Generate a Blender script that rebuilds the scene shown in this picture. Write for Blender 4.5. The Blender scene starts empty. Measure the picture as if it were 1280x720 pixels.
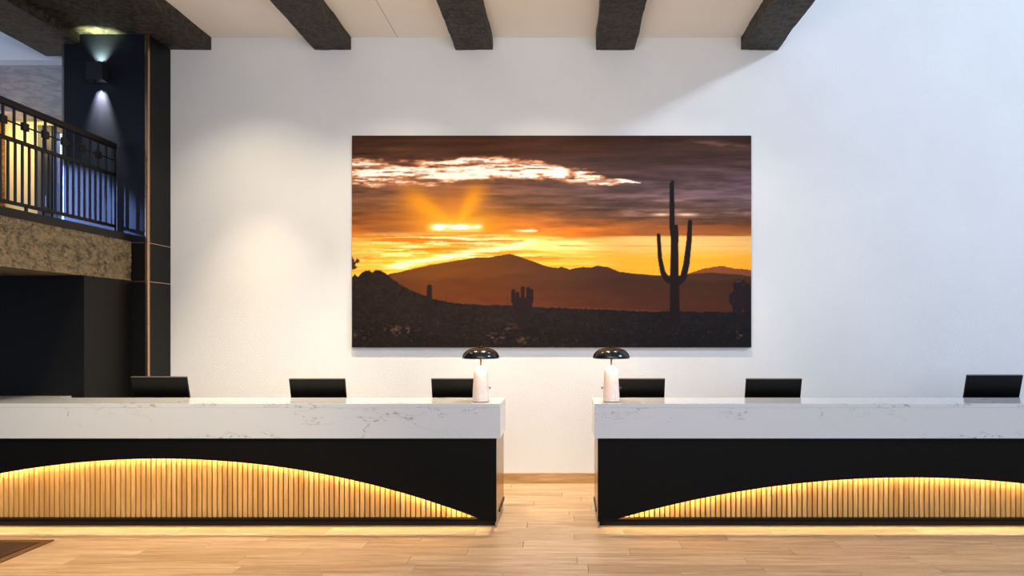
import bpy, bmesh, math, random
import numpy as np
from mathutils import Vector, noise as mn

random.seed(7)
SC = bpy.context.scene
COL = SC.collection
PI = math.pi

# ------------------------------------------------------------------ camera
cam_d = bpy.data.cameras.new('camera')
cam = bpy.data.objects.new('camera', cam_d)
COL.objects.link(cam)
cam.location = (0, 0, 1.715)
cam.rotation_euler = (PI / 2, 0, 0)
cam_d.sensor_width = 36.0
cam_d.lens = 850.0 / 1280.0 * 36.0
cam_d.shift_x = -67.0 / 1280.0
cam_d.shift_y = 51.0 / 1280.0
cam_d.clip_end = 200
SC.camera = cam

# ------------------------------------------------------------------ world, lights, exposure
SC.view_settings.view_transform = 'Standard'
SC.view_settings.look = 'None'
SC.view_settings.gamma = 1.0
SC.view_settings.use_curve_mapping = False
SC.view_settings.exposure = 0.0
SC.render.film_transparent = False

world = bpy.data.worlds.new('daylight')
SC.world = world
world.use_nodes = True
bg = world.node_tree.nodes['Background']
bg.inputs[0].default_value = (0.58, 0.72, 1.0, 1)
bg.inputs[1].default_value = 0.58


def add_light(name, kind, loc, target, energy, color, size=1.0, size_y=None, spot=None, blend=0.5):
    d = bpy.data.lights.new(name, kind)
    d.energy = energy
    d.color = color
    if kind == 'AREA':
        d.size = size
        if size_y:
            d.shape = 'RECTANGLE'
            d.size_y = size_y
    else:
        d.shadow_soft_size = size
    if kind == 'SPOT':
        d.spot_size = math.radians(spot)
        d.spot_blend = blend
    o = bpy.data.objects.new(name, d)
    COL.objects.link(o)
    o.location = loc
    if target is not None:
        v = Vector(target) - Vector(loc)
        o.rotation_euler = v.to_track_quat('-Z', 'Y').to_euler()
    return o


WARM = (1.0, 0.72, 0.44)
# clerestory daylight high on the right
add_light('clerestory_daylight', 'AREA', (12.0, 0.0, 9.9), (1.5, 7.55, 2.8), 1300, (0.70, 0.83, 1.0), 1.4)
# broad cool frontal fill, added behind the camera to lift wall and ceiling
add_light('front_fill', 'AREA', (2.0, -3.0, 3.2), (0.0, 7.5, 2.6), 230, (0.90, 0.93, 1.0), 8.0, 3.6)
# ceiling downlights in the beam bays, close to the wall
for bx_, f_ in ((-3.36, 1.0), (-1.80, 1.0), (-0.236, 1.1), (1.354, 0.55)):
    add_light('bay_downlight', 'SPOT', (bx_, 6.42, 4.86), (bx_, 6.62, 0), 210 * f_, (1.0, 0.82, 0.60), 0.035, spot=110, blend=1.0)
    add_light('lower_wall_fill', 'SPOT', (bx_, 6.42, 4.86), (bx_, 7.12, 0), 620 * f_, (1.0, 0.80, 0.50), 0.03, spot=50, blend=1.0)  # second, narrower beam added to brighten the lower wall
# upward fill added to brighten the ceiling, then the warm lobby lamp front left
add_light('ceiling_fill', 'AREA', (-0.6, 2.2, 3.1), (-0.6, 5.6, 4.95), 70, (1.0, 0.88, 0.72), 2.4, 0.8)
add_light('lobby_lamp', 'SPOT', (-3.6, 2.6, 4.6), (-3.6, 5.7, 0.3), 900, (1.0, 0.80, 0.50), 0.25, spot=58, blend=0.9)
# daylight from the gallery windows on the left, raking the column above the railing
add_light('gallery_daylight', 'SPOT', (-8.4, 4.4, 3.75), (-5.27, 7.14, 2.95), 2800, (0.26, 0.40, 1.0), 0.03, spot=13.6, blend=0.35)
add_light('corridor_ceiling_fill', 'AREA', (-8.8, 6.2, 3.1), (-6.2, 8.6, 4.7), 60, (0.42, 0.58, 1.0), 1.2)  # blue fill added to cool the corridor ceiling
# lamp added to light the white backdrop beyond the glazed corridor end
add_light('backdrop_lamp', 'AREA', (-6.9, 10.1, 5.6), (-6.9, 11.0, 3.4), 150, (0.86, 0.92, 1.0), 1.5)
# wall washer of the upper corridor
add_light('corridor_lamp', 'AREA', (-7.8, 9.2, 4.64), (-7.8, 9.8, 3.3), 18, (1.0, 0.72, 0.30), 0.9, 0.2)


# ------------------------------------------------------------------ material helpers
def lin(c):
    out = []
    for v in c:
        v = v / 255.0
        out.append(v / 12.92 if v <= 0.04045 else ((v + 0.055) / 1.055) ** 2.4)
    return tuple(out) + (1.0,)


class NT:
    def __init__(s, name):
        s.m = bpy.data.materials.new(name)
        s.m.use_nodes = True
        s.t = s.m.node_tree
        s.b = s.t.nodes['Principled BSDF']

    def n(s, typ, **kw):
        x = s.t.nodes.new(typ)
        for k, v in kw.items():
            if k.startswith('i_'):
                x.inputs[k[2:].replace('_', ' ')].default_value = v
            else:
                setattr(x, k, v)
        return x

    def l(s, a, ao, b, bi):
        s.t.links.new(a.outputs[ao], b.inputs[bi])

    def coords(s, scale=(1, 1, 1), kind='Object'):
        tc = s.n('ShaderNodeTexCoord')
        mp = s.n('ShaderNodeMapping')
        mp.inputs['Scale'].default_value = scale
        s.l(tc, kind, mp, 'Vector')
        return mp

    def noise(s, mp, scale, detail=4, rough=0.55, dist=0.0):
        x = s.n('ShaderNodeTexNoise')
        x.inputs['Scale'].default_value = scale
        x.inputs['Detail'].default_value = detail
        x.inputs['Roughness'].default_value = rough
        x.inputs['Distortion'].default_value = dist
        s.l(mp, 'Vector', x, 'Vector')
        return x

    def ramp(s, src, out, stops):
        r = s.n('ShaderNodeValToRGB')
        e = r.color_ramp.elements
        while len(e) < len(stops):
            e.new(0.5)
        for k, (p, c) in enumerate(stops):
            e[k].position = p
            e[k].color = c
        s.l(src, out, r, 'Fac')
        return r

    def bump(s, src, out, strength, dist=0.01, prev=None):
        b = s.n('ShaderNodeBump')
        b.inputs['Strength'].default_value = strength
        b.inputs['Distance'].default_value = dist
        s.l(src, out, b, 'Height')
        if prev:
            s.l(prev, 'Normal', b, 'Normal')
        s.l(b, 'Normal', s.b, 'Normal')
        return b

    def set(s, **kw):
        for k, v in kw.items():
            s.b.inputs[k.replace('_', ' ')].default_value = v
        return s


def g(v):
    return (v, v, v, 1)


def plain(name, rgb, rough=0.5, metal=0.0, spec=0.5, coat=0.0, nscale=30, nstr=0.06):
    t = NT(name)
    mp = t.coords()
    nz = t.noise(mp, nscale, 3)
    c = lin(rgb)
    lo = tuple(x * 0.88 for x in c[:3]) + (1,)
    hi = tuple(min(1, x * 1.1) for x in c[:3]) + (1,)
    r = t.ramp(nz, 'Fac', [(0.3, lo), (0.7, hi)])
    t.l(r, 'Color', t.b, 'Base Color')
    t.set(Roughness=rough, Metallic=metal)
    t.b.inputs['Specular IOR Level'].default_value = spec
    t.b.inputs['Coat Weight'].default_value = coat
    if nstr:
        t.bump(nz, 'Fac', nstr, 0.002)
    return t.m


def mat_wall(name, rgb):
    t = NT(name)
    mp = t.coords()
    a = t.noise(mp, 120, 4, 0.6)
    b = t.noise(mp, 1.2, 3, 0.5)
    c = lin(rgb)
    r = t.ramp(b, 'Fac', [(0.3, tuple(x * 0.95 for x in c[:3]) + (1,)), (0.7, c)])
    t.l(r, 'Color', t.b, 'Base Color')
    t.set(Roughness=0.85)
    p = t.bump(b, 'Fac', 0.15, 0.02)
    t.bump(a, 'Fac', 0.6, 0.008, p)
    return t.m


def mat_plaster(name, dark, light, scale=7, strength=0.9, dist=0.03):
    """rough trowelled (skip-trowel) plaster"""
    t = NT(name)
    mp = t.coords()
    a = t.noise(mp, scale, 9, 0.72, 0.35)
    b = t.noise(mp, scale * 5, 5, 0.6, 0.5)
    c0 = t.noise(mp, scale * 1.9, 6, 0.7, 0.4)
    r = t.ramp(c0, 'Fac', [(0.45, lin(dark)), (0.54, lin(light))])
    t.l(r, 'Color', t.b, 'Base Color')
    t.set(Roughness=0.62)
    h = t.ramp(a, 'Fac', [(0.40, g(0)), (0.45, g(0.85)), (0.8, g(1.0))])
    p = t.bump(h, 'Color', strength, dist)
    t.bump(b, 'Fac', 0.4, 0.008, p)
    return t.m


def mat_wood(name, cols, along='X', gs=1.0, rough=0.42, rnd=True):
    """wood with its grain along an axis; every piece gets its own tone"""
    t = NT(name)
    tc = t.n('ShaderNodeTexCoord')
    oi = t.n('ShaderNodeObjectInfo')
    add = t.n('ShaderNodeVectorMath', operation='ADD')
    mul = t.n('ShaderNodeVectorMath', operation='SCALE')
    comb = t.n('ShaderNodeCombineXYZ')
    for k in 'XYZ':
        t.l(oi, 'Random', comb, k)
    t.l(comb, 'Vector', mul, 0)
    mul.inputs['Scale'].default_value = 37.0
    t.l(tc, 'Object', add, 0)
    t.l(mul, 'Vector', add, 1)
    mp = t.n('ShaderNodeMapping')
    t.l(add, 'Vector', mp, 'Vector')
    mp.inputs['Scale'].default_value = {'X': (0.9 * gs, 14 * gs, 14 * gs), 'Z': (14 * gs, 14 * gs, 0.9 * gs)}[along]
    a = t.noise(mp, 1.6, 6, 0.6, 1.2)
    b = t.noise(mp, 9, 4, 0.7, 0.2)
    r = t.ramp(a, 'Fac', [(0.28, lin(cols[0])), (0.5, lin(cols[1])), (0.72, lin(cols[2]))])
    rb = t.ramp(b, 'Fac', [(0.32, g(0.66)), (0.58, g(1.0))])
    mx = t.n('ShaderNodeMix', data_type='RGBA', blend_type='MULTIPLY')
    mx.inputs['Factor'].default_value = 0.6
    t.t.links.new(r.outputs['Color'], mx.inputs[6])
    t.t.links.new(rb.outputs['Color'], mx.inputs[7])
    if rnd:
        rr = t.ramp(oi, 'Random', [(0.0, (0.80, 0.76, 0.72, 1)), (0.5, (0.95, 0.94, 0.93, 1)), (1.0, (1.0, 1.0, 1.0, 1))])
        m2 = t.n('ShaderNodeMix', data_type='RGBA', blend_type='MULTIPLY')
        m2.inputs['Factor'].default_value = 1.0
        t.t.links.new(mx.outputs[2], m2.inputs[6])
        t.t.links.new(rr.outputs['Color'], m2.inputs[7])
        mx = m2
    t.t.links.new(mx.outputs[2], t.b.inputs['Base Color'])
    t.set(Roughness=rough)
    t.bump(b, 'Fac', 0.12, 0.003)
    return t.m


def mat_quartz():
    t = NT('white_quartz')
    mp = t.coords((1.0, 1.0, 1.0))
    # diagonal direction of the veins
    mp.inputs['Rotation'].default_value = (0, math.radians(32), 0)
    mp.inputs['Scale'].default_value = (0.62, 1.0, 1.9)
    warp = t.noise(mp, 2.2, 6, 0.62, 0.6)
    wide = t.noise(mp, 0.9, 2, 0.5)
    fine = t.noise(mp, 26, 5, 0.7)
    # vein = narrow band round 0.5 of the warped noise
    sub = t.n('ShaderNodeMath', operation='SUBTRACT')
    t.l(warp, 'Fac', sub, 0)
    sub.inputs[1].default_value = 0.5
    ab = t.n('ShaderNodeMath', operation='ABSOLUTE')
    t.l(sub, 'Value', ab, 0)
    v = t.ramp(ab, 'Value', [(0.0, g(1)), (0.004, g(0.7)), (0.011, g(0))])
    gate = t.ramp(wide, 'Fac', [(0.45, g(0)), (0.53, g(1))])
    spk = t.ramp(fine, 'Fac', [(0.45, g(0.05)), (0.60, g(1))])
    m1 = t.n('ShaderNodeMath', operation='MULTIPLY')
    m2 = t.n('ShaderNodeMath', operation='MULTIPLY')
    t.l(v, 'Color', m1, 0)
    t.l(gate, 'Color', m1, 1)
    t.l(m1, 'Value', m2, 0)
    t.l(spk, 'Color', m2, 1)
    mx = t.n('ShaderNodeMix', data_type='RGBA')
    t.t.links.new(m2.outputs[0], mx.inputs[0])
    mx.inputs[6].default_value = lin((192, 194, 197))
    mx.inputs[7].default_value = lin((105, 105, 108))
    t.t.links.new(mx.outputs[2], t.b.inputs['Base Color'])
    t.set(Roughness=0.14)
    return t.m


def mat_laminate(name, rgb, rough=0.4, spec=0.4, axis='X', wscale=160):
    """near-black laminate with a fine linen weave"""
    t = NT(name)
    mp = t.coords()
    sc = (3, 3, wscale) if axis == 'X' else (wscale, wscale, 3)
    mp.inputs['Scale'].default_value = sc
    a = t.noise(mp, 1.0, 3, 0.6)
    c = lin(rgb)
    r = t.ramp(a, 'Fac', [(0.3, tuple(x * 0.7 for x in c[:3]) + (1,)), (0.7, tuple(x * 1.35 for x in c[:3]) + (1,))])
    t.l(r, 'Color', t.b, 'Base Color')
    t.set(Roughness=rough)
    t.b.inputs['Specular IOR Level'].default_value = spec
    t.bump(a, 'Fac', 0.12, 0.002)
    return t.m


def mat_emit(name, rgb, strength):
    t = NT(name)
    t.b.inputs['Base Color'].default_value = lin(rgb)
    t.b.inputs['Emission Color'].default_value = lin(rgb)
    t.b.inputs['Emission Strength'].default_value = strength
    return t.m


M = {
    'wall': mat_wall('white_stipple_paint', (224, 225, 226)),
    'ceil': mat_wall('cream_ceiling_paint', (243, 238, 228)),
    'corridor_ceil': mat_plaster('grey_brushed_plaster', (150, 150, 156), (178, 176, 178), 3, 0.35, 0.02),
    'yellow': mat_wall('cream_corridor_paint', (236, 214, 160)),
    'beam': mat_plaster('dark_brown_trowelled_plaster', (6, 5, 3), (60, 50, 34), 12, 1.0, 0.02),
    'fascia': mat_plaster('olive_brown_trowelled_plaster', (98, 84, 60), (120, 104, 77), 11, 1.0, 0.02),
    'black_wall': mat_laminate('black_linen_panel', (10, 10, 11), 0.5, 0.2),
    'navy': mat_laminate('midnight_linen_panel', (15, 18, 30), 0.42, 0.3),
    'desk_black': plain('black_stained_front', (7, 7, 6), 0.55, 0, 0.12, 0, 14, 0.03),
    'desk_side': plain('bronze_gloss_laminate', (150, 108, 62), 0.25, 0.75, 0.5, 0.0, 14, 0.0),
    'quartz': mat_quartz(),
    'oak': mat_wood('oak_slat', ((188, 132, 66), (212, 160, 90), (226, 180, 112)), 'Z', 0.8, 0.5),
    'plank': mat_wood('oak_plank', ((158, 126, 94), (192, 160, 124), (214, 186, 152)), 'X', 1.0, 0.36),
    'oak_base': mat_wood('oak_skirting', ((150, 112, 66), (184, 144, 94), (204, 168, 118)), 'X', 1.0, 0.45, False),
    'joint': plain('dark_floor_joint', (84, 64, 44), 0.8),
    'copper': plain('brushed_copper_trim', (206, 164, 130), 0.24, 1.0, 0.5, 0, 60, 0.03),
    'iron': plain('blue_grey_painted_iron', (22, 22, 27), 0.38, 0.2, 0.5),
    'iron_dark': plain('dark_brown_painted_iron', (12, 10, 10), 0.5, 0.0, 0.3),
    'steel': plain('satin_steel', (150, 148, 148), 0.3, 1.0),
    'mon': plain('black_satin_plastic', (5, 5, 5), 0.38, 0, 0.2, 0, 80, 0.02),
    'screen': plain('dark_screen_glass', (8, 9, 12), 0.06, 0, 0.6, 0, 10, 0),
    'lampshade': plain('black_enamel', (10, 10, 15), 0.2, 0.0, 0.5, 0.0, 20, 0),
    'shade_in': plain('white_enamel_lining', (235, 225, 210), 0.5),
    'stone': plain('pale_travertine', (232, 214, 204), 0.45, 0, 0.4, 0, 45, 0.05),
    'brass': plain('dark_brass', (70, 50, 34), 0.3, 1.0),
    'bulb': mat_emit('warm_lamp_bulb', (255, 205, 150), 30),
    'lens': mat_emit('cool_sconce_lens', (235, 245, 255), 6),
    'led': mat_emit('warm_led_tape', (255, 222, 166), 150),
    'led_floor': mat_emit('warm_led_tape_floor', (255, 220, 160), 70),
    'sconce': plain('black_powder_coat', (20, 21, 28), 0.5),
    'mat_rib': plain('brown_carpet_rib', (74, 50, 34), 0.7, 0, 0.3, 0, 200, 0.3),
    'mat_frame': plain('bronze_mat_frame', (116, 84, 54), 0.4, 0.6),
    'mat_pit': plain('dark_mat_backing', (40, 27, 18), 0.8),
    'pillar': mat_plaster('rough_amber_stone', (120, 78, 34), (176, 122, 60), 12, 0.9, 0.02),
    'door': plain('black_door_paint', (14, 13, 15), 0.4),
    'door_frame': plain('grey_door_frame', (74, 70, 66), 0.45),
    'blue_frame': plain('blue_grey_window_frame', (70, 84, 140), 0.4),
    'canvas': plain('dark_canvas_edge', (46, 36, 32), 0.7),
}
_gl = NT('clear_pane')
_gl.set(Roughness=0.02, Base_Color=(0.96, 0.98, 1, 1))
_gl.b.inputs['Transmission Weight'].default_value = 1.0
_gl.b.inputs['IOR'].default_value = 1.1
M['glass'] = _gl.m


# ------------------------------------------------------------------ geometry helpers
def box(bm, x0, x1, y0, y1, z0, z1, bev=0.0):
    vs = [bm.verts.new((x, y, z)) for x in (x0, x1) for y in (y0, y1) for z in (z0, z1)]
    f = []
    for q in ((0, 1, 3, 2), (4, 6, 7, 5), (0, 4, 5, 1), (2, 3, 7, 6), (0, 2, 6, 4), (1, 5, 7, 3)):
        f.append(bm.faces.new([vs[i] for i in q]))
    if bev > 0:
        es = list({e for fc in f for e in fc.edges})
        bmesh.ops.bevel(bm, geom=es, offset=bev, segments=2, affect='EDGES', profile=0.5)
    return vs


def newbm():
    return bmesh.new()


def mesh_of(name, bm, mat, smooth=False):
    bmesh.ops.recalc_face_normals(bm, faces=bm.faces)
    me = bpy.data.meshes.new(name)
    bm.to_mesh(me)
    bm.free()
    if mat:
        me.materials.append(mat)
    if smooth:
        for p in me.polygons:
            p.use_smooth = True
    return me


def link(name, me, parent=None, loc=(0, 0, 0), rot=(0, 0, 0)):
    o = bpy.data.objects.new(name, me)
    COL.objects.link(o)
    o.location = loc
    o.rotation_euler = rot
    if parent is not None:
        o.parent = parent
    return o


def bobj(name, dims, mat, parent=None, bev=0.0, origin=None):
    """one box as an object; dims in world (or parent) space, origin at its base centre"""
    x0, x1, y0, y1, z0, z1 = dims
    c = origin or ((x0 + x1) / 2, (y0 + y1) / 2, z0)
    bm = newbm()
    box(bm, x0 - c[0], x1 - c[0], y0 - c[1], y1 - c[1], z0 - c[2], z1 - c[2], bev)
    return link(name, mesh_of(name, bm, mat), parent, c)


def thing(name, label, cat, loc=(0, 0, 0), group=None):
    o = bpy.data.objects.new(name, None)
    o.empty_display_size = 0.1
    COL.objects.link(o)
    o.location = loc
    return tag(o, label, cat, group)


def tag(o, label, cat, group=None):
    o['label'] = label
    o['category'] = cat
    if group:
        o['group'] = group
    return o


def struct(o):
    o['kind'] = 'structure'
    return o


def lathe(bm, prof, n=48, cx=0, cy=0):
    rings = []
    for r, z in prof:
        if r < 1e-6:
            rings.append([bm.verts.new((cx, cy, z))])
        else:
            rings.append([bm.verts.new((cx + r * math.cos(2 * PI * k / n), cy + r * math.sin(2 * PI * k / n), z)) for k in range(n)])
    for a, b in zip(rings[:-1], rings[1:]):
        for k in range(n):
            k2 = (k + 1) % n
            if len(a) == 1 and len(b) == 1:
                continue
            if len(a) == 1:
                bm.faces.new((a[0], b[k], b[k2]))
            elif len(b) == 1:
                bm.faces.new((a[k], b[0], a[k2]))
            else:
                bm.faces.new((a[k], b[k], b[k2], a[k2]))


def tube(bm, p0, p1, r, n=12):
    p0, p1 = Vector(p0), Vector(p1)
    d = (p1 - p0)
    q = d.to_track_quat('Z', 'Y')
    a, b = [], []
    for k in range(n):
        v = q @ Vector((r * math.cos(2 * PI * k / n), r * math.sin(2 * PI * k / n), 0))
        a.append(bm.verts.new(p0 + v))
        b.append(bm.verts.new(p1 + v))
    for k in range(n):
        bm.faces.new((a[k], a[(k + 1) % n], b[(k + 1) % n], b[k]))
    bm.faces.new(a[::-1])
    bm.faces.new(b)


# ------------------------------------------------------------------ SETTING
WY = 7.55                                     # plane of the back wall
bm = newbm()
box(bm, -5.0, 9.5, WY, WY + 0.15, 0, 8.6)
box(bm, -9.5, -5.0, WY, WY + 0.15, 4.70, 5.1)
box(bm, -9.5, -5.0, WY, WY + 0.15, 0, 2.2)
struct(link('wall_back', mesh_of('wall_back', bm, M['wall'])))

# ceiling of the beamed bay
ceil = struct(bobj('ceiling', (-9.5, 2.36, -2.0, WY, 4.95, 5.10), M['ceil']))
bobj('ceiling_joint', (-1.867, -1.863, -2.0, WY - 0.002, 4.9485, 4.951), M['mat_frame'])
cj = bpy.data.objects['ceiling_joint']
cj.parent = ceil
cj.matrix_parent_inverse = ceil.matrix_world.inverted()
cj.location = Vector(cj.location) - Vector(ceil.location)
cj.matrix_parent_inverse.identity()

struct(bobj('baseboard_back', (-4.38, 9.0, WY - 0.014, WY, 0.0, 0.115), M['oak_base'], None, 0.002))

# floor: screed + individual planks
floor = struct(bobj('floor', (-9.5, 9.5, -2.0, 9.2, -0.15, -0.012), M['joint']))
FL = Vector(floor.location)
PW, PL = 0.182, 1.25


def plank_mesh(L, W, name='plank'):
    b = newbm()
    e = 0.0013
    x0, x1, y0, y1 = e, L - e, e, W - e
    c = 0.0012
    vb = [b.verts.new(p) for p in ((x0, y0, -0.0118), (x1, y0, -0.0118), (x1, y1, -0.0118), (x0, y1, -0.0118))]
    vm = [b.verts.new(p) for p in ((x0, y0, -c), (x1, y0, -c), (x1, y1, -c), (x0, y1, -c))]
    vt = [b.verts.new(p) for p in ((x0 + c, y0 + c, 0), (x1 - c, y0 + c, 0), (x1 - c, y1 - c, 0), (x0 + c, y1 - c, 0))]
    for a, d in ((vb, vm), (vm, vt)):
        for k in range(4):
            b.faces.new((a[k], a[(k + 1) % 4], d[(k + 1) % 4], d[k]))
    b.faces.new(vt)
    return mesh_of(name, b, M['plank'])


pm_full = plank_mesh(PL, PW)
known = {0: -0.335, -1: -0.766, -2: 0.072, -3: -0.337, -4: -0.757, -5: 0.086, 1: 0.079}
count = 0
for r in range(-13, 10):
    y0 = 5.866 + PW * r
    W = min(PW, WY - 0.002 - y0)
    if W < 0.03:
        continue
    off = known.get(r, random.uniform(0, PL))
    n0 = math.floor((-6.7 - off) / PL)
    me = pm_full if W > PW - 0.001 else plank_mesh(PL, W)
    for k in range(n0, n0 + 11):
        x = off + k * PL
        link('plank', me, floor, Vector((x, y0, random.uniform(-0.0004, 0.0))) - FL)
        count += 1
# the rest of the floor, outside the camera's reach: the same planks joined
bm = newbm()
for r in range(-43, 10):
    y0 = 5.866 + PW * r
    W = min(PW, WY - 0.002 - y0)
    if W < 0.03:
        continue
    off = random.uniform(0, PL)
    offk = known.get(r, None)
    for k in range(-8, 8):
        x0 = off + k * PL
        x1 = x0 + PL
        if r >= -13:
            # only beyond the ends of the single planks
            if x0 < 6.2 and x1 > -8.0:
                if x0 < 7.1 and x0 > -8.0:
                    x0 = max(x0, 7.1) if x1 > 7.2 else None
                else:
                    continue
                if x0 is None:
                    continue
            elif x0 < 7.3 and x1 > -8.1:
                continue
        if x0 < -9.4 or x1 > 9.4:
            continue
        box(bm, x0 + .001, x1 - .001, y0 + .001, y0 + W - .001, -0.0118, -0.0005)
pf = link('plank_field', mesh_of('plank_field', bm, M['plank']), floor, -FL)
pf['kind'] = 'stuff'

# black cladding of the block under the balcony
bm = newbm()
box(bm, -9.5, -4.56, 6.44, 7.14, 0.0, 2.215)
struct(link('wall_left', mesh_of('wall_left', bm, M['black_wall'])))

# upper corridor: ceiling, far wall
struct(bobj('ceiling_corridor', (-9.5, -4.4, WY + 0.15, 9.8, 4.70, 4.82), M['corridor_ceil']))
bm = newbm()
box(bm, -9.5, -7.58, 9.8, 9.92, 2.2, 4.9)
box(bm, -7.58, -4.4, 9.8, 9.92, 4.64, 4.9)
struct(link('wall_far', mesh_of('wall_far', bm, M['yellow'])))
# dark door beside the glazed corridor end
dr = struct(bobj('door_1', (-7.58, -7.51, 9.76, 9.86, 2.62, 4.64), M['door_frame']))
bobj('door_leaf', (0.035, 0.15, -0.03, 0.02, 0.0, 2.02), M['door'], dr)
bobj('door_handle', (0.09, 0.11, -0.07, -0.03, 0.85, 1.0), M['steel'], dr)
wn = struct(bobj('window_1', (-7.39, -7.345, 9.80, 9.88, 2.62, 4.64), M['blue_frame']))
bobj('transom', (0.022, 1.9, -0.03, 0.03, 1.93, 2.02), M['door'], wn)
bobj('window_sill', (0.022, 1.9, -0.03, 0.03, 0.0, 0.05), M['blue_frame'], wn)
for xx in (0.10, 0.75, 1.25):
    bobj('mullion', (xx, xx + 0.03, -0.03, 0.03, 0.05, 1.93), M['blue_frame'], wn)
for a, b_ in ((0.022, 0.10), (0.13, 0.75), (0.78, 1.25), (1.28, 1.9)):
    bobj('pane', (a, b_, -0.004, 0.004, 0.05, 1.93), M['glass'], wn)
tag(bobj('stone_pillar', (-8.8, -8.07, 9.5, 9.79, 2.632, 4.698), M['pillar']),
    'rough amber stone pillar in the lit corridor behind the balcony railing, cut by the left edge', 'pillar')
struct(bobj('floor_terrace', (-9.5, -4.4, 9.92, 11.0, 2.4, 2.62), M['ceil']))
struct(bobj('wall_bright_backdrop', (-9.5, -4.4, 11.0, 11.1, 2.4, 6.2), M['wall']))  # white backdrop added so the corridor glazing looks bright
bmr = thing('terrace_railing', 'small dark railing seen through the bright glass at the corridor end', 'railing', (-7.9, 10.5, 2.62))
bobj('top_rail', (0, 2.2, -0.02, 0.02, 0.90, 0.96), M['blue_frame'], bmr)
bobj('lower_rail', (0, 2.2, -0.02, 0.02, 0.70, 0.73), M['blue_frame'], bmr)
for k in range(4):
    bobj('post', (0.1 + k * 0.6, 0.14 + k * 0.6, -0.02, 0.02, 0, 0.9), M['blue_frame'], bmr)


# ------------------------------------------------------------------ rough plaster solids
def rough_box(name, x0, x1, y0, y1, z0, z1, mat, amp=0.005, step=0.06, parent=None, sc=3.0):
    """box whose faces are gridded and unevenly trowelled"""
    bm = newbm()
    nx, ny, nz = [max(1, int(round((b - a) / step))) for a, b in ((x0, x1), (y0, y1), (z0, z1))]
    cache = {}

    def V(i, j, k):
        key = (i, j, k)
        if key not in cache:
            p = Vector((x0 + (x1 - x0) * i / nx, y0 + (y1 - y0) * j / ny, z0 + (z1 - z0) * k / nz))
            nv = mn.noise_vector(p * sc) * amp + mn.noise_vector(p * sc * 4) * amp * 0.5
            if k == nz:
                nv.z = 0
            if j in (0, ny):
                nv.y = 0
            cache[key] = bm.verts.new(p + nv)
        return cache[key]
    for i in range(nx):
        for j in range(ny):
            bm.faces.new((V(i, j, 0), V(i + 1, j, 0), V(i + 1, j + 1, 0), V(i, j + 1, 0)))
            bm.faces.new((V(i, j, nz), V(i + 1, j, nz), V(i + 1, j + 1, nz), V(i, j + 1, nz)))
    for i in range(nx):
        for k in range(nz):
            bm.faces.new((V(i, 0, k), V(i + 1, 0, k), V(i + 1, 0, k + 1), V(i, 0, k + 1)))
            bm.faces.new((V(i, ny, k), V(i + 1, ny, k), V(i + 1, ny, k + 1), V(i, ny, k + 1)))
    for j in range(ny):
        for k in range(nz):
            bm.faces.new((V(0, j, k), V(0, j + 1, k), V(0, j + 1, k + 1), V(0, j, k + 1)))
            bm.faces.new((V(nx, j, k), V(nx, j + 1, k), V(nx, j + 1, k + 1), V(nx, j, k + 1)))
    return link(name, mesh_of(name, bm, mat), parent)


beams = [
    (-2.784, -2.378, 4.81, 'dark brown plaster ceiling beam, first of the narrow ones right of the black column', 0),
    (-1.217, -0.808, 4.81, 'dark brown plaster ceiling beam above the left half of the sunset picture', 0),
    (0.336, 0.764, 4.81, 'dark brown plaster ceiling beam above the right half of the sunset picture', 0),
    (1.944, 2.353, 4.81, 'rightmost dark brown plaster ceiling beam, last before the tall bright wall', 0),
]
for x0, x1, z, lab, _ in beams:
    tag(rough_box('ceiling_beam', x0, x1, 3.2, WY - 0.002, z, 4.949, M['beam'], 0.008, 0.035), lab, 'beam', 'dark plaster ceiling beams')
tag(rough_box('ceiling_beam', -5.098, -3.935, 3.2, WY - 0.002, 4.81, 4.949, M['beam'], 0.006, 0.06),
    'very wide dark brown plaster beam directly above the black column', 'beam', 'dark plaster ceiling beams')
tag(rough_box('ceiling_beam', -5.70, -5.10, 3.2, 7.47, 4.71, 4.949, M['beam'], 0.006, 0.05),
    'lower dark plaster beam at the top left corner, left of the black column', 'beam', 'dark plaster ceiling beams')

# ------------------------------------------------------------------ balcony and railing
bal = thing('balcony', 'rough olive-brown plaster balcony edge at the left, above the black wall', 'balcony', (-4.553, 7.13, 2.22))


def fascia():
    bm = newbm()
    ny, nz = 560, 52
    L, H = 6.0, 0.41
    vs = {}
    for j in range(ny + 1):
        for k in range(nz + 1):
            y, z = -(L * (0.28 * j / ny + 0.72 * (j / ny) ** 3)), H * k / nz
            p = Vector((1.3, y * 5.0, z * 6.5))
            a = mn.fractal(Vector((1.3, y * 11.0, z * 13.0)), 0.75, 2.1, 5)
            zone = mn.noise(Vector((4.0, y * 2.6, z * 3.5))) * 0.5 + 0.12
            a2 = mn.noise(Vector((7, y * 6, z * 7)))
            t_ = max(0.0, min(1.0, (a + zone + 0.05) / 0.10))
            h = (t_ * t_ * (3 - 2 * t_) - 1.0) * 0.007 + a2 * 0.004
            edge = min(1.0, min(k, nz - k) / 2.0)
            vs[j, k] = bm.verts.new((h * edge, y, z))
    for j in range(ny):
        for k in range(nz):
            bm.faces.new((vs[j, k], vs[j + 1, k], vs[j + 1, k + 1], vs[j, k + 1]))
    me = mesh_of('fascia', bm, M['fascia'])
    return link('fascia', me, bal)


fascia()
bobj('slab', (-4.9, -0.012, -6.0, 0.0, 0.0, 0.41), M['fascia'], bal)
bobj('slab', (-4.9, -0.75, 0.0, 2.66, 0.0, 0.41), M['fascia'], bal)
bobj('curb', (-0.20, 0.004, -6.0, 0.0, 0.41, 0.485), M['iron_dark'], bal)

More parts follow.
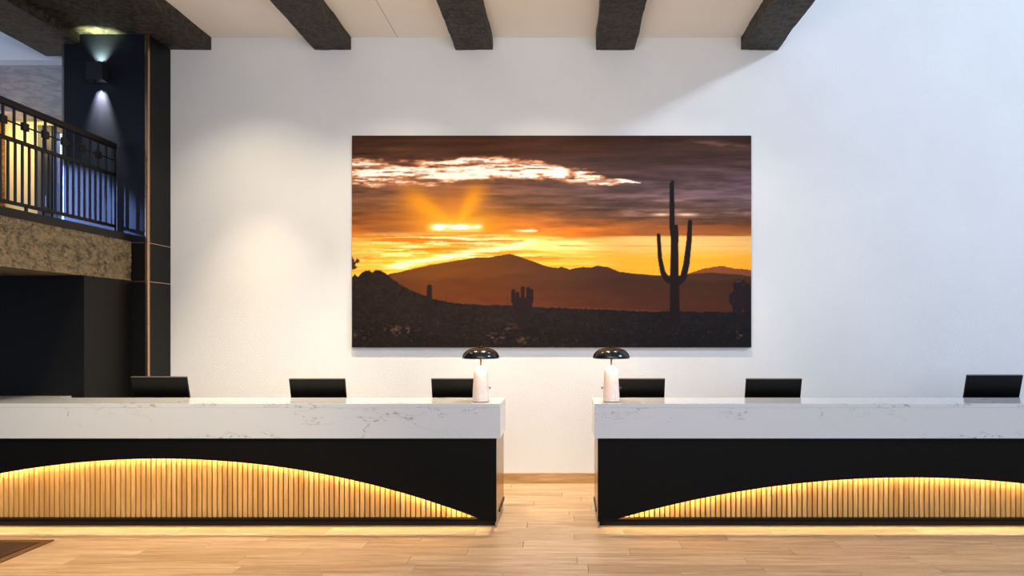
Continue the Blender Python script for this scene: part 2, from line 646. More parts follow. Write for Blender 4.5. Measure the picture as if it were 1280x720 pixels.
RX = -4.72
rail = thing('balcony_railing', 'dark iron railing with square ornaments along the balcony at the left', 'railing', (RX, 7.12, 2.705))
RZ = 2.705


def rb(name, y0, y1, z0, z1, w, mat=None, bev=0.0):
    return bobj(name, (-w / 2, w / 2, y0 - 7.12, y1 - 7.12, z0 - RZ, z1 - RZ), mat or M['iron_dark'], rail, bev)


rb('top_rail', 1.2, 7.12, 3.60, 3.655, 0.055, None, 0.008)
rb('middle_rail', 1.2, 7.12, 3.470, 3.482, 0.012)
rb('upper_rail', 1.2, 7.12, 3.312, 3.342, 0.03)
rb('bottom_rail', 1.2, 7.12, 2.775, 2.803, 0.03)
rb('end_post', 7.09, 7.12, 2.705, 3.60, 0.03, M['iron'])
# upper and lower pickets, ornaments: shared meshes
mb = newbm(); box(mb, -.008, .008, -.008, .008, 0, 3.60 - 3.342); m_up = mesh_of('picket', mb, M['iron'])
mb = newbm(); box(mb, -.008, .008, -.008, .008, 0, 3.312 - 2.803); m_lo = mesh_of('picket', mb, M['iron'])
mb = newbm(); box(mb, -.014, .014, -.034, .034, -.034, .034, .003); m_sq = mesh_of('square_ornament', mb, M['iron_dark'])
mb = newbm(); box(mb, -.010, .010, -.010, .010, 0, 0.07); m_ft = mesh_of('foot', mb, M['iron'])
y = 7.10 - 0.116
i = 0
while y > 3.4:
    link('picket', m_up, rail, (0, y - 7.12, 3.342 - RZ))
    if i % 2 == 1:
        link('square_ornament', m_sq, rail, (0, y - 7.12, 3.476 - RZ))
    y -= 0.1165
    i += 1
y = 7.055
while y > 3.4:
    link('picket', m_lo, rail, (0, y - 7.12, 2.803 - RZ))
    y -= 0.0765
for y in (5.95, 4.75):
    link('foot', m_ft, rail, (0, y - 7.12, 0))

# ------------------------------------------------------------------ clad column
CX0, CX1, CY0, CY1 = -5.284, -4.385, 7.14, WY - 0.001
colm = thing('column', 'tall black and midnight-blue clad column with copper corner strips left of the white wall', 'column', (-4.83, 7.345, 0))
cx, cy = -4.83, 7.345


def cb(name, x0, x1, y0, y1, z0, z1, mat, bev=0.0):
    return bobj(name, (x0 - cx, x1 - cx, y0 - cy, y1 - cy, z0, z1), mat, colm, bev)


cb('core', CX0 + .012, CX1 - .012, CY0 + .012, CY1, 0, 4.70, M['black_wall'])
for z0, z1, mt in ((0.0, 2.207, M['black_wall']), (2.215, 2.615, M['black_wall']), (2.623, 4.70, M['navy'])):
    cb('front_panel', CX0 + .012, CX1 - .03, CY0, CY0 + .012, z0, z1, mt)
    cb('side_panel', CX1 - .012, CX1, CY0 + .03, CY1, z0, z1, M['black_wall'])
cb('core_top', CX0 + .2, CX1 - .012, CY0 + .012, CY1, 4.70, 4.81, M['black_wall'])
cb('front_panel', -5.09, CX1 - .03, CY0, CY0 + .012, 4.70, 4.81, M['navy'])
cb('side_panel', CX1 - .012, CX1, CY0 + .03, CY1, 4.70, 4.81, M['black_wall'])
for z in (2.207, 2.615):
    cb('seam_strip', CX0 + .012, CX1 - .03, CY0 - .001, CY0 + .012, z, z + .008, M['copper'])
    cb('seam_strip', CX1 - .012, CX1 + .001, CY0 + .03, CY1, z, z + .008, M['copper'])
cb('corner_strip', CX1 - .03, CX1 + .004, CY0 - .004, CY0 + .03, 0, 4.81, M['copper'], 0.004)
cb('corner_strip', CX0 - .004, CX0 + .02, CY0 - .004, CY0 + .02, 2.63, 4.70, M['steel'], 0.003)

# sconce
sc = thing('wall_sconce', 'small black cube up-down light on the blue upper panel of the column', 'wall light', (-4.875, 7.139, 4.295))
bmS = newbm()
# open box housing with light wells at top and bottom
box(bmS, -0.086, 0.086, -0.110, -0.104, 0, 0.182)
box(bmS, -0.086, 0.086, -0.012, -0.006, 0, 0.182)
box(bmS, -0.086, -0.080, -0.104, -0.012, 0, 0.182)
box(bmS, 0.080, 0.086, -0.104, -0.012, 0, 0.182)
box(bmS, -0.080, 0.080, -0.104, -0.012, 0.070, 0.112)
link('housing', mesh_of('housing', bmS, M['sconce']), sc)
bobj('back_plate', (-0.06, 0.06, -0.006, 0.0, 0.03, 0.15), M['sconce'], sc)
bobj('lens', (-0.03, 0.03, -0.085, -0.03, 0.062, 0.069), M['lens'], sc)
bobj('lens', (-0.03, 0.03, -0.085, -0.03, 0.113, 0.120), M['lens'], sc)
for dx, e, s in ((0.0, 520, 40), (-0.03, 220, 34), (0.03, 220, 34)):
    add_light('sconce_downlight', 'SPOT', (-4.875 + dx * 0.9, 7.105, 4.30), (-4.875 + dx * 2.0, 7.139, 3.85), e * 0.55, (1.0, 0.96, 0.88), 0.004, spot=s, blend=0.8)
    add_light('sconce_uplight', 'SPOT', (-4.875 + dx * 0.9, 7.10, 4.475), (-4.875 + dx * 2.0, 7.15, 4.81), e * 0.14, (0.84, 1.0, 0.55), 0.004, spot=s + 34, blend=0.8)

# ------------------------------------------------------------------ sunset print
PX0, PX1, PZ0, PZ1 = -2.361, 2.052, 1.510, 3.850
PYF = WY - 0.036
pic = thing('canvas_print', 'very wide sunset photograph of a desert with a tall cactus, hung on the white wall', 'picture', ((PX0 + PX1) / 2, WY - 0.001, PZ0))
HW = (PX1 - PX0) / 2
bobj('stretcher', (-HW, HW, -0.0345, 0.0, 0.0, PZ1 - PZ0), M['canvas'], pic)


def vnoise(w, h, sx, sy, seed, octaves=5, rough=0.55):
    """fractal value noise on a h x w grid; sx, sy are cell sizes in grid units"""
    rs = np.random.RandomState(seed)
    out = np.zeros((h, w))
    amp, tot = 1.0, 0.0
    for o in range(octaves):
        cxn, cyn = int(w / sx) + 3, int(h / sy) + 3
        gr = rs.rand(cyn, cxn)
        xs, ys = np.arange(w) / sx, np.arange(h) / sy
        xi, yi = xs.astype(int), ys.astype(int)
        fx, fy = xs - xi, ys - yi
        fx = fx * fx * (3 - 2 * fx)
        fy = fy * fy * (3 - 2 * fy)
        a = gr[np.ix_(yi, xi)]; b = gr[np.ix_(yi, xi + 1)]
        c = gr[np.ix_(yi + 1, xi)]; d = gr[np.ix_(yi + 1, xi + 1)]
        FX, FY = fx[None, :], fy[:, None]
        out += amp * ((a * (1 - FX) + b * FX) * (1 - FY) + (c * (1 - FX) + d * FX) * FY)
        tot += amp
        amp *= rough
        sx = max(1.01, sx / 2); sy = max(1.01, sy / 2)
    return out / tot


def paint_sunset(W, H):
    """colours (sRGB 0..255) of the print on a W x H grid, in its own 1206 x 638 units"""
    u = np.linspace(0, 1206, W)[None, :].repeat(H, 0)
    v = np.linspace(0, 638, H)[:, None].repeat(W, 1)
    S = W / 1206.0

    def N(sx, sy, seed, octv=5, r=0.55):
        return vnoise(W, H, sx * S, sy * S, seed, octv, r)

    def ss(a, b, x):
        t = np.clip((x - a) / (b - a), 0, 1)
        return t * t * (3 - 2 * t)
    img = np.zeros((H, W, 3))

    def mix(c, m):
        m = m[..., None]
        img[:] = img * (1 - m) + np.array(c, float) * m

    n1 = N(260, 34, 1); n2 = N(120, 14, 2); n3 = N(500, 60, 3); n4 = N(60, 9, 4, 4, 0.65)
    vw = v + (n3 - 0.5) * 50 + (n1 - 0.5) * 26
    # base gradient of the sky, left and right columns
    ks = [0, 50, 95, 150, 200, 245, 290, 320, 360, 430, 640]
    cl = [(66, 38, 22), (76, 48, 34), (112, 74, 58), (122, 82, 64), (118, 78, 56), (140, 82, 44), (196, 100, 26), (232, 128, 22), (250, 158, 30), (255, 178, 50), (255, 180, 60)]
    cr = [(56, 38, 34), (64, 44, 40), (74, 54, 52), (86, 66, 70), (94, 72, 68), (106, 72, 56), (168, 90, 30), (236, 166, 70), (250, 178, 62), (255, 172, 40), (255, 172, 40)]
    t = np.clip(u / 1206, 0, 1)
    tt = ss(0.28, 0.8, t)
    for c in range(3):
        L = np.interp(vw, ks, [q[c] for q in cl])
        R = np.interp(vw, ks, [q[c] for q in cr])
        img[..., c] = L * (1 - tt) + R * tt
    # cloud modulation
    n9 = N(180, 8, 61, 5, .62)
    md = 1 + (n2 - 0.5) * 0.8 + (n1 - 0.5) * 0.6 + (n9 - .5) * 0.5
    fade = 1 - ss(270, 330, v)
    img *= (md * fade + (1 + (n2 - 0.5) * 0.25) * (1 - fade))[..., None]
    # dark mass at the top
    mix((78, 42, 24), 0.5 * (1 - ss(20, 80, vw)) * np.exp(-((u - 520) / 420) ** 2))
    mix((64, 44, 38), 0.6 * np.exp(-((u - 830) / 260) ** 2 - ((v - 85) / 42) ** 2))
    mix((150, 104, 92), 0.55 * np.exp(-((u - 1110) / 90) ** 2 - ((v - 26 - (u - 1110) * .12) / 9) ** 2) * ss(.35, .7, n4))
    mix((112, 90, 116), 0.4 * ss(650, 1100, u) * np.exp(-((v - 165) / 60) ** 2) * ss(.35, .65, n2))
    mix((170, 128, 118), 0.5 * ss(600, 800, u) * np.exp(-((v - 215) / 40) ** 2) * ss(.56, .72, n2))
    # great glow and rays
    gx, gy = u - 315, v - 276
    glow = np.exp(-(gx / 230) ** 2 - (gy / 58) ** 2)
    mix((236, 136, 26), 0.75 * glow)
    ang = np.degrees(np.arctan2(-gy, gx))
    dist = np.hypot(gx, gy * 1.15)
    fan = ss(30, 50, ang) * (1 - ss(150, 166, ang))
    mix((206, 122, 44), 0.8 * fan * (1 - ss(60, 190, dist)))
    r1_ = np.exp(-((ang - 146) / 15) ** 2) * (1 - ss(110, 260, dist))
    r2_ = np.exp(-((ang - 60) / 15) ** 2) * (1 - ss(80, 210, dist))
    mix((246, 156, 28), np.clip((r1_ + r2_) * 1.0, 0, 0.88) * (v < 284))
    mix((255, 180, 40), 0.85 * np.exp(-(gx / 120) ** 2 - (np.minimum(gy + 8, 0) / 40) ** 2) * (v < 292))
    mix((120, 76, 50), 0.6 * np.exp(-((u - 100) / 110) ** 2 - ((v - 285) / 30) ** 2))
    # white streak band, upper left
    cc = np.interp(u[0], [0, 150, 300, 450, 600, 720, 850], [110, 116, 104, 96, 112, 126, 142])[None, :]
    th = np.interp(u[0], [0, 150, 300, 450, 600, 720, 830, 880], [38, 36, 30, 32, 26, 15, 7, 0.5])[None, :]
    d = (v - cc + (N(60, 30, 62, 4, .6) - .5) * 34) / th
    band = np.exp(-(d) ** 4) * (u < 880)
    ms = np.clip(band * (0.86 + 2.2 * (n4 - 0.5) + 1.9 * (n2 - 0.5) + 1.2 * (N(90, 5, 63) - .5)), 0, 1)
    mix((216, 140, 96), ss(.10, .5, ms) * 0.85)
    mix((255, 222, 190), ss(.36, .72, ms))
    mix((255, 250, 244), ss(.58, .95, ms))
    holes = ss(.58, .7, N(70, 7, 21)) * band
    mix((150, 92, 62), holes * 0.8)
    # bright horizontal streaks low in the sky
    s5 = N(130, 6, 5, 5, 0.6); s6 = N(220, 9, 6, 5, 0.6)
    low = ss(285, 310, v)
    mix((214, 108, 24), low * ss(.5, .36, s6) * 0.0 + low * (1 - ss(.36, .5, s6)) * 0.6 * (1 - ss(600, 800, u)))
    mix((255, 196, 84), low * ss(.5, .65, s6) * 0.6)
    diag = np.exp(-((v - (400 - (u - 80) * 0.165) + (n4 - .5) * 20) / 12.0) ** 2) * ss(60, 160, u) * (1 - ss(520, 640, u))
    dm = np.clip(diag * (0.6 + 1.5 * (s5 - 0.3)), 0, 1)
    mix((255, 214, 110), ss(.2, .5, dm))
    mix((255, 248, 220), ss(.5, .8, dm))
    sm = low * ss(.52, .60, s5) * (1 - ss(380, 420, v)) * np.exp(-((u - 300) / 330) ** 2)
    mix((255, 236, 160), sm * 0.9)
    pale = np.exp(-((u - 620) / 190) ** 2 - ((v - 330) / 22) ** 2)
    mix((255, 226, 150), pale * ss(.3, .55, s6) * 0.85)
    # clear strip at right with a sharp upper edge
    up = 1 - ss(300, 304, v + (n4 - .5) * 6)
    mix((150, 84, 44), 0.75 * ss(800, 900, u) * np.exp(-((v - 285) / 17) ** 2) * up)
    clr = ss(700, 860, u) * ss(301, 305, v)
    mix((250, 196, 116), clr * (1 - ss(330, 370, v)) * 0.85)
    mix((255, 172, 42), clr * ss(350, 385, v) * 0.8)
    mix((236, 150, 60), clr * np.exp(-((v - 333) / 3.5) ** 2) * 0.8 * ss(.3, .6, s6))
    # the sun strip
    sd = np.exp(-((v - 276 - (N(24, 8, 64, 3, .6) - .5) * 16) / (7.0 * (0.55 + 0.9 * N(40, 60, 65, 3)))) ** 4) * ss(238, 255, u) * (1 - ss(375, 400, u))
    mix((255, 240, 150), np.exp(-((v - 277) / 13) ** 2) * ss(215, 250, u) * (1 - ss(370, 410, u)) * 0.8)
    mix((255, 254, 240), sd)
    mix((255, 246, 214), np.exp(-((v - 286) / 4.5) ** 2 - ((u - 535) / 38) ** 2) * ss(.35, .5, n4))
    mix((255, 244, 190), np.exp(-((v - 310) / 4.5) ** 2 - ((u - 330) / 30) ** 2))
    mix((255, 244, 190), np.exp(-((v - 335) / 3.5) ** 2 - ((u - 180) / 40) ** 2))
    mix((255, 214, 170), np.exp(-((v - 238) / 4.5) ** 2 - ((u - 1010) / 34) ** 2) * 0.9)
    mix((255, 214, 170), np.exp(-((v - 238) / 4.5) ** 2 - ((u - 935) / 28) ** 2) * 0.9)

    def ridge(pts, amp=3.0, seed=30, cell=24):
        xs = [p[0] - 23 for p in pts]; ys = [p[1] - 22 for p in pts]
        b = np.interp(u[0], xs, ys)
        return (b + (vnoise(W, 2, cell * S, 2, seed, 4)[0] - .5) * amp * 2)[None, :]
    # far ridge on the right
    r0 = ridge([(23, 600), (1000, 470), (1040, 438), (1090, 422), (1140, 413), (1190, 426), (1229, 425)])
    mix((128, 70, 42), (v > r0) * 1.0)
    # main mountains
    r1 = ridge([(23, 470), (100, 452), (140, 438), (200, 425), (260, 412), (300, 405), (350, 396), (400, 390), (450, 387), (500, 378), (535, 388), (570, 401), (620, 418), (645, 420), (655, 417), (680, 425), (720, 418), (745, 419), (765, 414), (795, 418), (830, 432), (880, 438), (940, 443), (1000, 444), (1060, 438), (1110, 435), (1160, 438), (1229, 446)], 1.6)
    m = ss(-0.8, 0.8, v - r1)
    dd = np.clip((v - r1) / (525 - r1 + 1e-3), 0, 1)
    nearsun = np.exp(-((u - 300) / 230) ** 2)
    top = np.array((66, 40, 29.)) + nearsun[..., None] * np.array((44, 22, -8.))
    bot = np.array((112, 52, 26.)) * (1 - 0.28 * tt[..., None]) + np.array((0, 4, 10.)) * tt[..., None]
    mc = top * (1 - dd[..., None] ** 1.3) + bot * dd[..., None] ** 1.3
    mc = mc * (1 + (N(80, 14, 31)[..., None] - .5) * 0.18)
    # slightly darker second range
    r1b = ridge([(23, 480), (180, 455), (300, 450), (420, 452), (520, 436), (600, 450), (700, 452), (800, 448), (900, 452), (1000, 456), (1229, 452)], 3, 33)
    mc = mc * (1 - 0.10 * ss(-6, 14, v - r1b)[..., None])
    img[:] = img * (1 - m[..., None]) + mc * m[..., None]
    # pylons
    for px_, h_ in ((308, 40), (493, 34), (648, 26), (752, 26), (868, 22)):
        xx = px_ - 23
        mix((70, 40, 28), 0.65 * (np.abs(u - xx) < 1.4) * (v > 515 - h_) * (v < 522))
    # low knoll in haze
    r2 = ridge([(23, 560), (320, 530), (350, 516), (380, 510), (410, 520), (440, 530), (1229, 560)], 1)
    mix((104, 56, 36), 0.6 * (v > r2))
    # dark land
    r3 = ridge([(23, 450), (32, 440), (42, 447), (55, 433), (75, 427), (84, 434), (95, 426), (108, 427), (125, 436), (140, 450), (180, 478), (220, 495), (270, 515), (330, 527), (400, 531), (500, 534), (600, 539), (700, 543), (800, 547), (900, 551), (1229, 554)], 3, 40, 8)
    m = ss(-1, 1, v - r3)
    base = np.array((50, 36, 31.)) * (1 - tt[..., None]) + np.array((33, 28, 34.)) * tt[..., None]
    hf = N(9, 7, 41, 3, 0.7); mf = N(50, 22, 42)
    lc = base * (0.28 + 0.6 * hf[..., None] + 0.22 * mf[..., None]) * (0.85 + 0.15 * (1 - ss(540, 620, v))[..., None])
    img[:] = img * (1 - m[..., None]) + lc * m[..., None]
    for bx_, by_, rx_, ry_ in ((150, 587, 44, 14), (30, 603, 26, 14), (436, 606, 26, 12), (475, 580, 18, 10), (520, 616, 20, 10), (1172, 600, 14, 12)):
        mix((126, 94, 82), 0.75 * np.exp(-((u - bx_) / rx_) ** 2 - ((v - by_) / ry_) ** 2) * ss(.5, .72, hf))
    mix((92, 78, 74), 0.4 * m * ss(.70, .8, N(6, 5, 43, 3, 0.7)) * ss(520, 600, v))

    def stroke(pts, rad, col=(28, 20, 22), soft=1.0):
        D = np.full(u.shape, 1e9)
        P = [(a - 23, b - 22) for a, b in pts]
        R = rad if isinstance(rad, (list, tuple)) else [rad] * len(P)
        for (ax, ay), (bx2, by2), ra, rb_ in zip(P[:-1], P[1:], R[:-1], R[1:]):
            dx, dy = bx2 - ax, by2 - ay
            tt2 = np.clip(((u - ax) * dx + (v - ay) * dy) / (dx * dx + dy * dy), 0, 1)
            D = np.minimum(D, np.hypot(u - ax - tt2 * dx, v - ay - tt2 * dy) - (ra + (rb_ - ra) * tt2))
        mix(col, 1 - ss(-soft, soft, D))
    dk = (22, 15, 18)
    # big saguaro
    stroke([(989, 168), (990, 300), (997, 350)], [6.5, 8, 9], dk)
    stroke([(997, 320), (997, 470), (998, 578)], [11, 13.5, 15.5], dk)
    stroke([(1002, 296), (1003, 340)], [6, 7], dk)
    stroke([(949, 322), (953, 390), (962, 435), (975, 455), (992, 464)], [5.5, 6.5, 8, 9, 9], dk)
    stroke([(1044, 282), (1041, 340), (1033, 410), (1024, 448), (1008, 466)], [6.5, 8, 9.5, 10, 9], dk)
    stroke([(988, 158), (992, 160), (996, 163)], [1.5, 3, 1.5], dk)
    # lone post cactus and the many-armed one
    stroke([(257, 478), (257, 580)], [7.5, 9.5], (34, 22, 20))
    for a, t0 in ((510, 490), (523, 498), (539, 482), (555, 484), (565, 490)):
        stroke([(a, t0), (a, 522)], 6, (32, 20, 20))
    stroke([(514, 520), (560, 520)], 10, (32, 20, 20))
    stroke([(520, 535), (555, 535)], 13, (32, 20, 20))
    stroke([(538, 540), (539, 596)], [16, 12], (32, 22, 22))
    # bushes
    hb = N(9, 9, 51, 3, 0.75)
    e = np.exp(-((u - 1180) / 44) ** 2 - ((v - 490) / 62) ** 2) * 1.1 + (hb - .5) * 1.1
    mix((30, 22, 28), ss(.50, .58, e) * (u > 1110))
    e = np.exp(-((u - 2) / 24) ** 2 - ((v - 385) / 22) ** 2) + (hb - .5) * 1.6
    mix((66, 36, 24), ss(.62, .72, e) * (u < 50))
    return np.clip(img, 0, 255)


def make_print():
    W, H = 603, 320
    img = (paint_sunset(W, H) / 255.0) * 0.95
    linr = 1.0 * np.where(img <= 0.04045, img / 12.92, ((img + 0.055) / 1.055) ** 2.4)
    xs = np.linspace(-HW, HW, W)
    zs = np.linspace(PZ1 - PZ0, 0, H)
    co = np.zeros((H, W, 3))
    co[..., 0] = xs[None, :]
    co[..., 1] = -0.0352
    co[..., 2] = zs[:, None]
    me = bpy.data.meshes.new('print_face')
    idx = np.arange(W * H).reshape(H, W)
    q = np.stack([idx[1:, :-1], idx[1:, 1:], idx[:-1, 1:], idx[:-1, :-1]], -1).reshape(-1, 4)
    nf = len(q)
    me.vertices.add(W * H)
    me.vertices.foreach_set('co', co.reshape(-1))
    me.loops.add(nf * 4)
    me.loops.foreach_set('vertex_index', q.reshape(-1).astype(np.int32))
    me.polygons.add(nf)
    me.polygons.foreach_set('loop_start', (np.arange(nf) * 4).astype(np.int32))
    me.polygons.foreach_set('loop_total', np.full(nf, 4, np.int32))
    me.update(calc_edges=True)
    at = me.color_attributes.new('ink', 'FLOAT_COLOR', 'POINT')
    rgba = np.ones((H * W, 4), np.float32)
    rgba[:, :3] = linr.reshape(-1, 3)
    at.data.foreach_set('color', rgba.reshape(-1))
    t = NT('printed_canvas')
    a = t.n('ShaderNodeAttribute', attribute_name='ink')
    t.l(a, 'Color', t.b, 'Base Color')
    t.set(Roughness=0.6)
    t.b.inputs['Specular IOR Level'].default_value = 0.1
    me.materials.append(t.m)
    link('print_face', me, pic)


make_print()


# ------------------------------------------------------------------ reception desks
def arc_z(x, c, hw, h, z0):
    R = (hw * hw + h * h) / (2 * h)
    return z0 + math.sqrt(max(0, R * R - (x - c) ** 2)) - (R - h)


def desk(name, label, X0, X1, c, hw, h, end_side, mx0, mx1):
    """X0..X1 black front; arch centre c, half width hw, height h; end_side -1/+1: the end seen in the gap"""
    ox, oy = (X0 + X1) / 2, 6.1
    d = thing(name, label, 'reception desk', (ox, oy, 0))

    def pb(n, x0, x1, y0, y1, z0, z1, mat, bev=0.0):
        return bobj(n, (x0 - ox, x1 - ox, y0 - oy, y1 - oy, z0, z1), mat, d, bev)
    ZB, ZT = 0.091, 0.785
    # front panel with the arched opening
    bm = newbm()
    n = 96
    pts = [(X0, ZB)] + [(c - hw + 2 * hw * k / n, None) for k in range(n + 1)] + [(X1, ZB)]
    col_ = []
    for x, z in pts:
        zz = ZB if z is not None else arc_z(x, c, hw, h, ZB)
        col_.append([bm.verts.new((x - ox, yy - oy, q)) for yy in (5.80, 5.82) for q in (zz, ZT)])
    for a, b in zip(col_[:-1], col_[1:]):
        bm.faces.new((a[0], b[0], b[1], a[1]))
        bm.faces.new((a[2], a[3], b[3], b[2]))
        bm.faces.new((a[0], a[2], b[2], b[0]))
        bm.faces.new((a[1], b[1], b[3], a[3]))
    bm.faces.new((col_[0][0], col_[0][1], col_[0][3], col_[0][2]))
    bm.faces.new((col_[-1][0], col_[-1][2], col_[-1][3], col_[-1][1]))
    link('front_panel', mesh_of('front_panel', bm, M['desk_black']), d)
    # slats: every one a part, its top rising behind the arch
    p = 0.0439
    k = int((c - hw) / p)
    m_cache = {}
    while (k + 1) * p < c + hw:
        x = k * p
        if x > c - hw + 0.01:
            zt = min(arc_z(x, c, hw, h, ZB), 0.7) + 0.03
            bm = newbm()
            w = 0.0180
            hh = zt - 0.090
            zl = arc_z(x - w, c, hw, h, ZB) - arc_z(x, c, hw, h, ZB)
            zr = arc_z(x + w, c, hw, h, ZB) - arc_z(x, c, hw, h, ZB)
            vb = [bm.verts.new(q) for q in ((-w, 0, 0), (-w + .002, -.016, 0), (w - .002, -.016, 0), (w, 0, 0))]
            vt = [bm.verts.new(q) for q in ((-w, 0, hh + zl), (-w + .002, -.016, hh + zl), (w - .002, -.016, hh + zr), (w, 0, hh + zr))]
            for j in range(4):
                bm.faces.new((vb[j], vb[(j + 1) % 4], vt[(j + 1) % 4], vt[j]))
            bm.faces.new(vt)
            bm.faces.new(vb[::-1])
            link('slat', mesh_of('slat', bm, M['oak']), d, (x - ox, 5.884 - oy, 0.090))
        k += 1
    pb('slat_backing', X0 + .03, X1 - .03, 5.8845, 5.896, 0.090, 0.74, M['desk_black'])
    # LED tape following the arch, tucked behind the front panel
    bm = newbm()
    prev = None
    n = 64
    for j in range(n + 1):
        x = c - hw * 0.985 + 2 * hw * 0.985 * j / n
        z = arc_z(x, c, hw, h, ZB) + 0.012
        ring = [bm.verts.new((x - ox, yy - oy, zz)) for yy, zz in ((5.8215, z), (5.8215, z + .008), (5.8245, z + .008), (5.8245, z))]
        if prev:
            for q in range(4):
                bm.faces.new((prev[q], prev[(q + 1) % 4], ring[(q + 1) % 4], ring[q]))
        prev = ring
    link('led_tape', mesh_of('led_tape', bm, M['led']), d)
    # bottom rail with lip, LED tape beneath, toe kick
    pb('bottom_rail', X0, X1, 5.800, 5.807, 0.068, 0.0905, M['desk_black'])
    pb('bottom_rail', X0, X1, 5.807, 5.884, 0.0845, 0.0895, M['desk_black'])
    pb('led_tape', X0 + .06, X1 - .06, 5.834, 5.842, 0.081, 0.0843, M['led_floor'])
    pb('toe_kick', X0 + .02, X1 - .02, 5.885, 5.905, 0.012, 0.0845, M['desk_black'])
    pb('kick_strip', X0 + .02, X1 - .02, 5.881, 5.905, 0.0, 0.012, M['steel'])
    # end panels
    for s, xe in ((-1, X0), (1, X1)):
        x0, x1 = (xe, xe + .018) if s < 0 else (xe - .018, xe)
        pb('end_panel', x0, x1, 5.821, 6.49, 0.091, 0.7845, M['desk_side'])
        xa, xb = (xe - .008, xe) if s < 0 else (xe, xe + .008)
        pb('kick_plate', xa, xb, 6.05, 6.49, 0.085, 0.115, M['iron_dark'])
        xa, xb = (xe + .004, xe + .014) if s < 0 else (xe - .014, xe - .004)
        pb('end_foot', xa, xb, 5.86, 6.47, 0.0, 0.0905, M['steel'])
    # quartz upper counter
    pb('counter_top', mx0, mx1, 5.77, 6.277, 1.045, 1.08, M['quartz'], 0.002)
    pb('front_apron', mx0, mx1, 5.77, 5.795, 0.785, 1.045, M['quartz'])
    pb('side_apron', mx0, mx0 + .025, 5.795, 6.277, 0.785, 1.045, M['quartz'])
    pb('side_apron', mx1 - .025, mx1, 5.795, 6.277, 0.785, 1.045, M['quartz'])
    # staff side
    pb('upstand', mx0 + .03, mx1 - .03, 6.2, 6.22, 0.75, 1.045, M['desk_black'])
    pb('worktop', X0 + .02, X1 - .02, 5.90, 6.62, 0.715, 0.75, M['desk_black'])
    nn = 4
    for j in range(nn + 1):
        xx = X0 + .05 + (X1 - X0 - .12) * j / nn
        pb('upright', xx, xx + .02, 5.92, 6.56, 0.0, 0.715, M['desk_black'])
    return d, pb


dl, pbl = desk('reception_desk', 'left reception desk, warm-lit white quartz counter over black front with tall glowing slatted arch', -6.33, -0.591, -3.4595, 2.729, 0.515, 1, -6.36, -0.555)
pbl('return_counter', -6.30, -4.68, 6.285, 6.50, 0.75, 1.08, M['quartz'])
dr_, pbr = desk('reception_desk', 'right reception desk, cool-lit white quartz counter over black front with low glowing slatted arch', 0.275, 5.607, 2.941, 2.504, 0.355, -1, 0.244, 5.637)


# ------------------------------------------------------------------ monitors
def monitor(loc, label, rz=0.0, dz=0.0):
    t = thing('monitor', label, 'monitor', loc, 'computer monitors on the reception desks')
    t.rotation_euler = (0, 0, rz)
    tilt = math.radians(15)
    hold = (0, 0.02, 0.180 + dz)
    bm = newbm()
    box(bm, -0.262, 0.262, -0.010, 0.014, 0.0, 0.325, 0.005)
    link('housing', mesh_of('housing', bm, M['mon']), t, hold, (tilt, 0, 0))
    bm = newbm()
    box(bm, -0.13, 0.13, -0.030, -0.0105, 0.015, 0.105, 0.008)
    link('back_cover', mesh_of('back_cover', bm, M['mon']), t, hold, (tilt, 0, 0))
    bm = newbm()
    box(bm, -0.254, 0.254, 0.0142, 0.0150, 0.014, 0.317)
    link('screen', mesh_of('screen', bm, M['screen']), t, hold, (tilt, 0, 0))
    bm = newbm()
    box(bm, -0.262, 0.262, -0.0112, 0.0152, 0.3255, 0.3275)
    link('top_bezel', mesh_of('top_bezel', bm, M['door_frame']), t, hold, (tilt, 0, 0))
    bobj('neck', (-0.03, 0.03, -0.045, -0.025, 0.01, 0.26 + dz), M['mon'], t, 0.004)
    bobj('base', (-0.12, 0.12, -0.09, 0.09, 0.0, 0.010), M['mon'], t, 0.004)
    return t


YM = 6.44
for px_, yy, lab, zz in (
        (200.5, 0, 'black computer monitor in front of the copper strip of the column, farthest left', 0.018),
        (397.5, 0, 'black computer monitor in the middle of the left desk, against the white wall', 0.0),
        (574.5, 0, 'black computer monitor just left of the left table lamp', 0.0),
        (796.0, 0, 'black computer monitor just right of the right table lamp', 0.0),
        (966.5, 0, 'black computer monitor on the right desk, below the right end of the picture', 0.0),
        (1241.5, 0, 'black computer monitor at the right edge of the photo', 0.035)):
    monitor(((px_ - 707) * (YM - 0.04) / 850, YM, 0.7505), lab, 0.0, zz)
# ------------------------------------------------------------------ table lamps


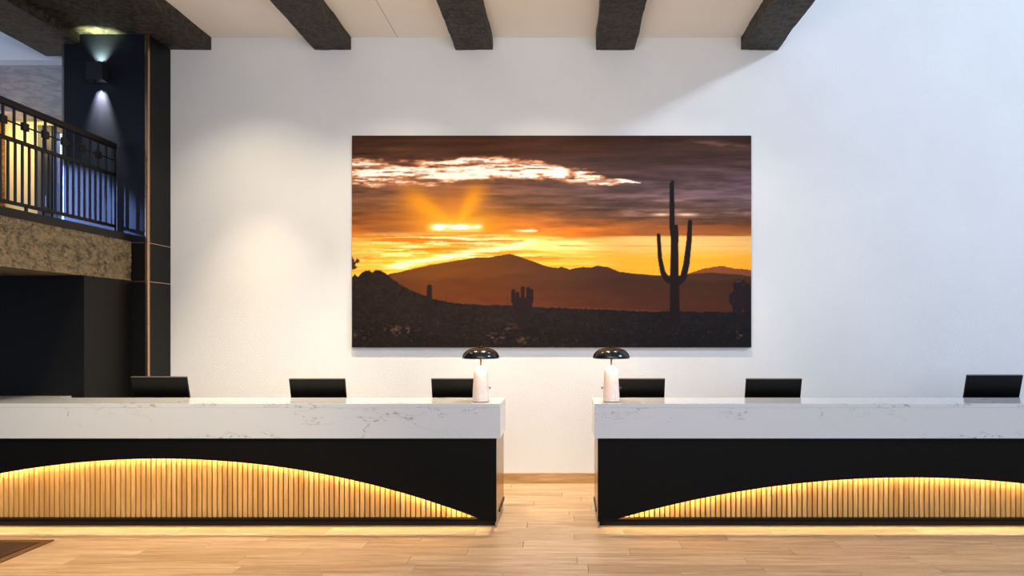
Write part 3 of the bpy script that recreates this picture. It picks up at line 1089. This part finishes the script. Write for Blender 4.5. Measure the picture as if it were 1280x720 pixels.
def table_lamp(x, label, knobs):
    y = 5.93
    t = thing('table_lamp', label, 'table lamp', (x, y, 1.0805), 'mushroom table lamps on the reception desks')
    bm = newbm()
    lathe(bm, [(0, 0.004), (0.070, 0.004), (0.0728, 0.010), (0.0715, 0.05), (0.067, 0.14), (0.0625, 0.21), (0.0595, 0.250), (0.054, 0.277), (0.044, 0.297), (0.028, 0.309), (0.010, 0.314), (0, 0.314)])
    link('base', mesh_of('base', bm, M['stone'], True), t)
    bm = newbm()
    lathe(bm, [(0, 0), (0.069, 0), (0.069, 0.004), (0, 0.004)])
    link('foot_disc', mesh_of('foot_disc', bm, M['brass']), t)
    bm = newbm()
    lathe(bm, [(0, 0.3135), (0.0065, 0.3135), (0.0065, 0.462), (0, 0.462)], 16)
    link('stem', mesh_of('stem', bm, M['brass'], True), t)
    outer = [(0.160, 0.377), (0.1615, 0.383), (0.158, 0.400), (0.148, 0.420), (0.130, 0.440), (0.105, 0.456), (0.07, 0.466), (0.03, 0.470), (0.0, 0.471)]
    bm = newbm()
    lathe(bm, outer + [(0, 0.469)] if False else outer)
    lathe(bm, [(0.160, 0.377), (0.1575, 0.377)])
    sh = link('shade', mesh_of('shade', bm, M['lampshade'], True), t)
    bm = newbm()
    lathe(bm, [(0.1575, 0.3772), (0.158, 0.383), (0.154, 0.399), (0.144, 0.418), (0.127, 0.437), (0.103, 0.452), (0.07, 0.462), (0.03, 0.466), (0.0, 0.467)])
    link('shade_lining', mesh_of('shade_lining', bm, M['shade_in'], True), sh)
    bm = newbm()
    lathe(bm, [(0, 0.470), (0.019, 0.470), (0.019, 0.478), (0.012, 0.482), (0, 0.482)], 24)
    link('finial', mesh_of('finial', bm, M['lampshade'], True), t)
    bm = newbm()
    lathe(bm, [(0.010, 0.425), (0.055, 0.425), (0.058, 0.432), (0.055, 0.440), (0.010, 0.440)], 24)
    link('bulb', mesh_of('bulb', bm, M['bulb'], True), t)
    add_light('lamp_glow', 'POINT', (x + 0.0, y - 0.085, 1.0805 + 0.40), None, 3.0, (1.0, 0.76, 0.5), 0.02)
    for s in knobs:
        bm = newbm()
        tube(bm, (s * 0.064, 0, 0.120), (s * 0.082, 0, 0.120), 0.0035)
        tube(bm, (s * 0.078, 0, 0.120), (s * 0.086, 0, 0.120), 0.009)
        link('switch_knob', mesh_of('switch_knob', bm, M['lampshade']), t)
    return t


table_lamp(-0.7395, 'mushroom table lamp with black dome on the right end of the left desk', (1,))
table_lamp(0.398, 'mushroom table lamp with black dome on the left end of the right desk', (-1, 1))

# ------------------------------------------------------------------ entrance mat, lower left
mt = thing('floor_mat', 'ribbed brown entrance mat with bronze frame on the floor at the bottom left corner', 'mat', (-5.2, 4.6, 0.0005))
x0, x1, y0, y1 = -1.1, 1.065, -1.2, 0.90
bobj('backing', (x0 + .06, x1 - .06, y0 + .06, y1 - .06, 0, 0.002), M['mat_pit'], mt)
bobj('frame', (x0, x1, y1 - .06, y1, 0, 0.008), M['mat_frame'], mt)
bobj('frame', (x0, x1, y0, y0 + .06, 0, 0.008), M['mat_frame'], mt)
bobj('frame', (x0, x0 + .06, y0 + .06, y1 - .06, 0, 0.008), M['mat_frame'], mt)
bobj('frame', (x1 - .06, x1, y0 + .06, y1 - .06, 0, 0.008), M['mat_frame'], mt)
mb = newbm()
box(mb, -.013, .013, y0 + .062, y1 - .062, 0.002, 0.007, 0.0)
rib = mesh_of('rib', mb, M['mat_rib'])
x = x0 + .08
while x < x1 - .07:
    link('rib', rib, mt, (x, 0, 0))
    x += 0.036
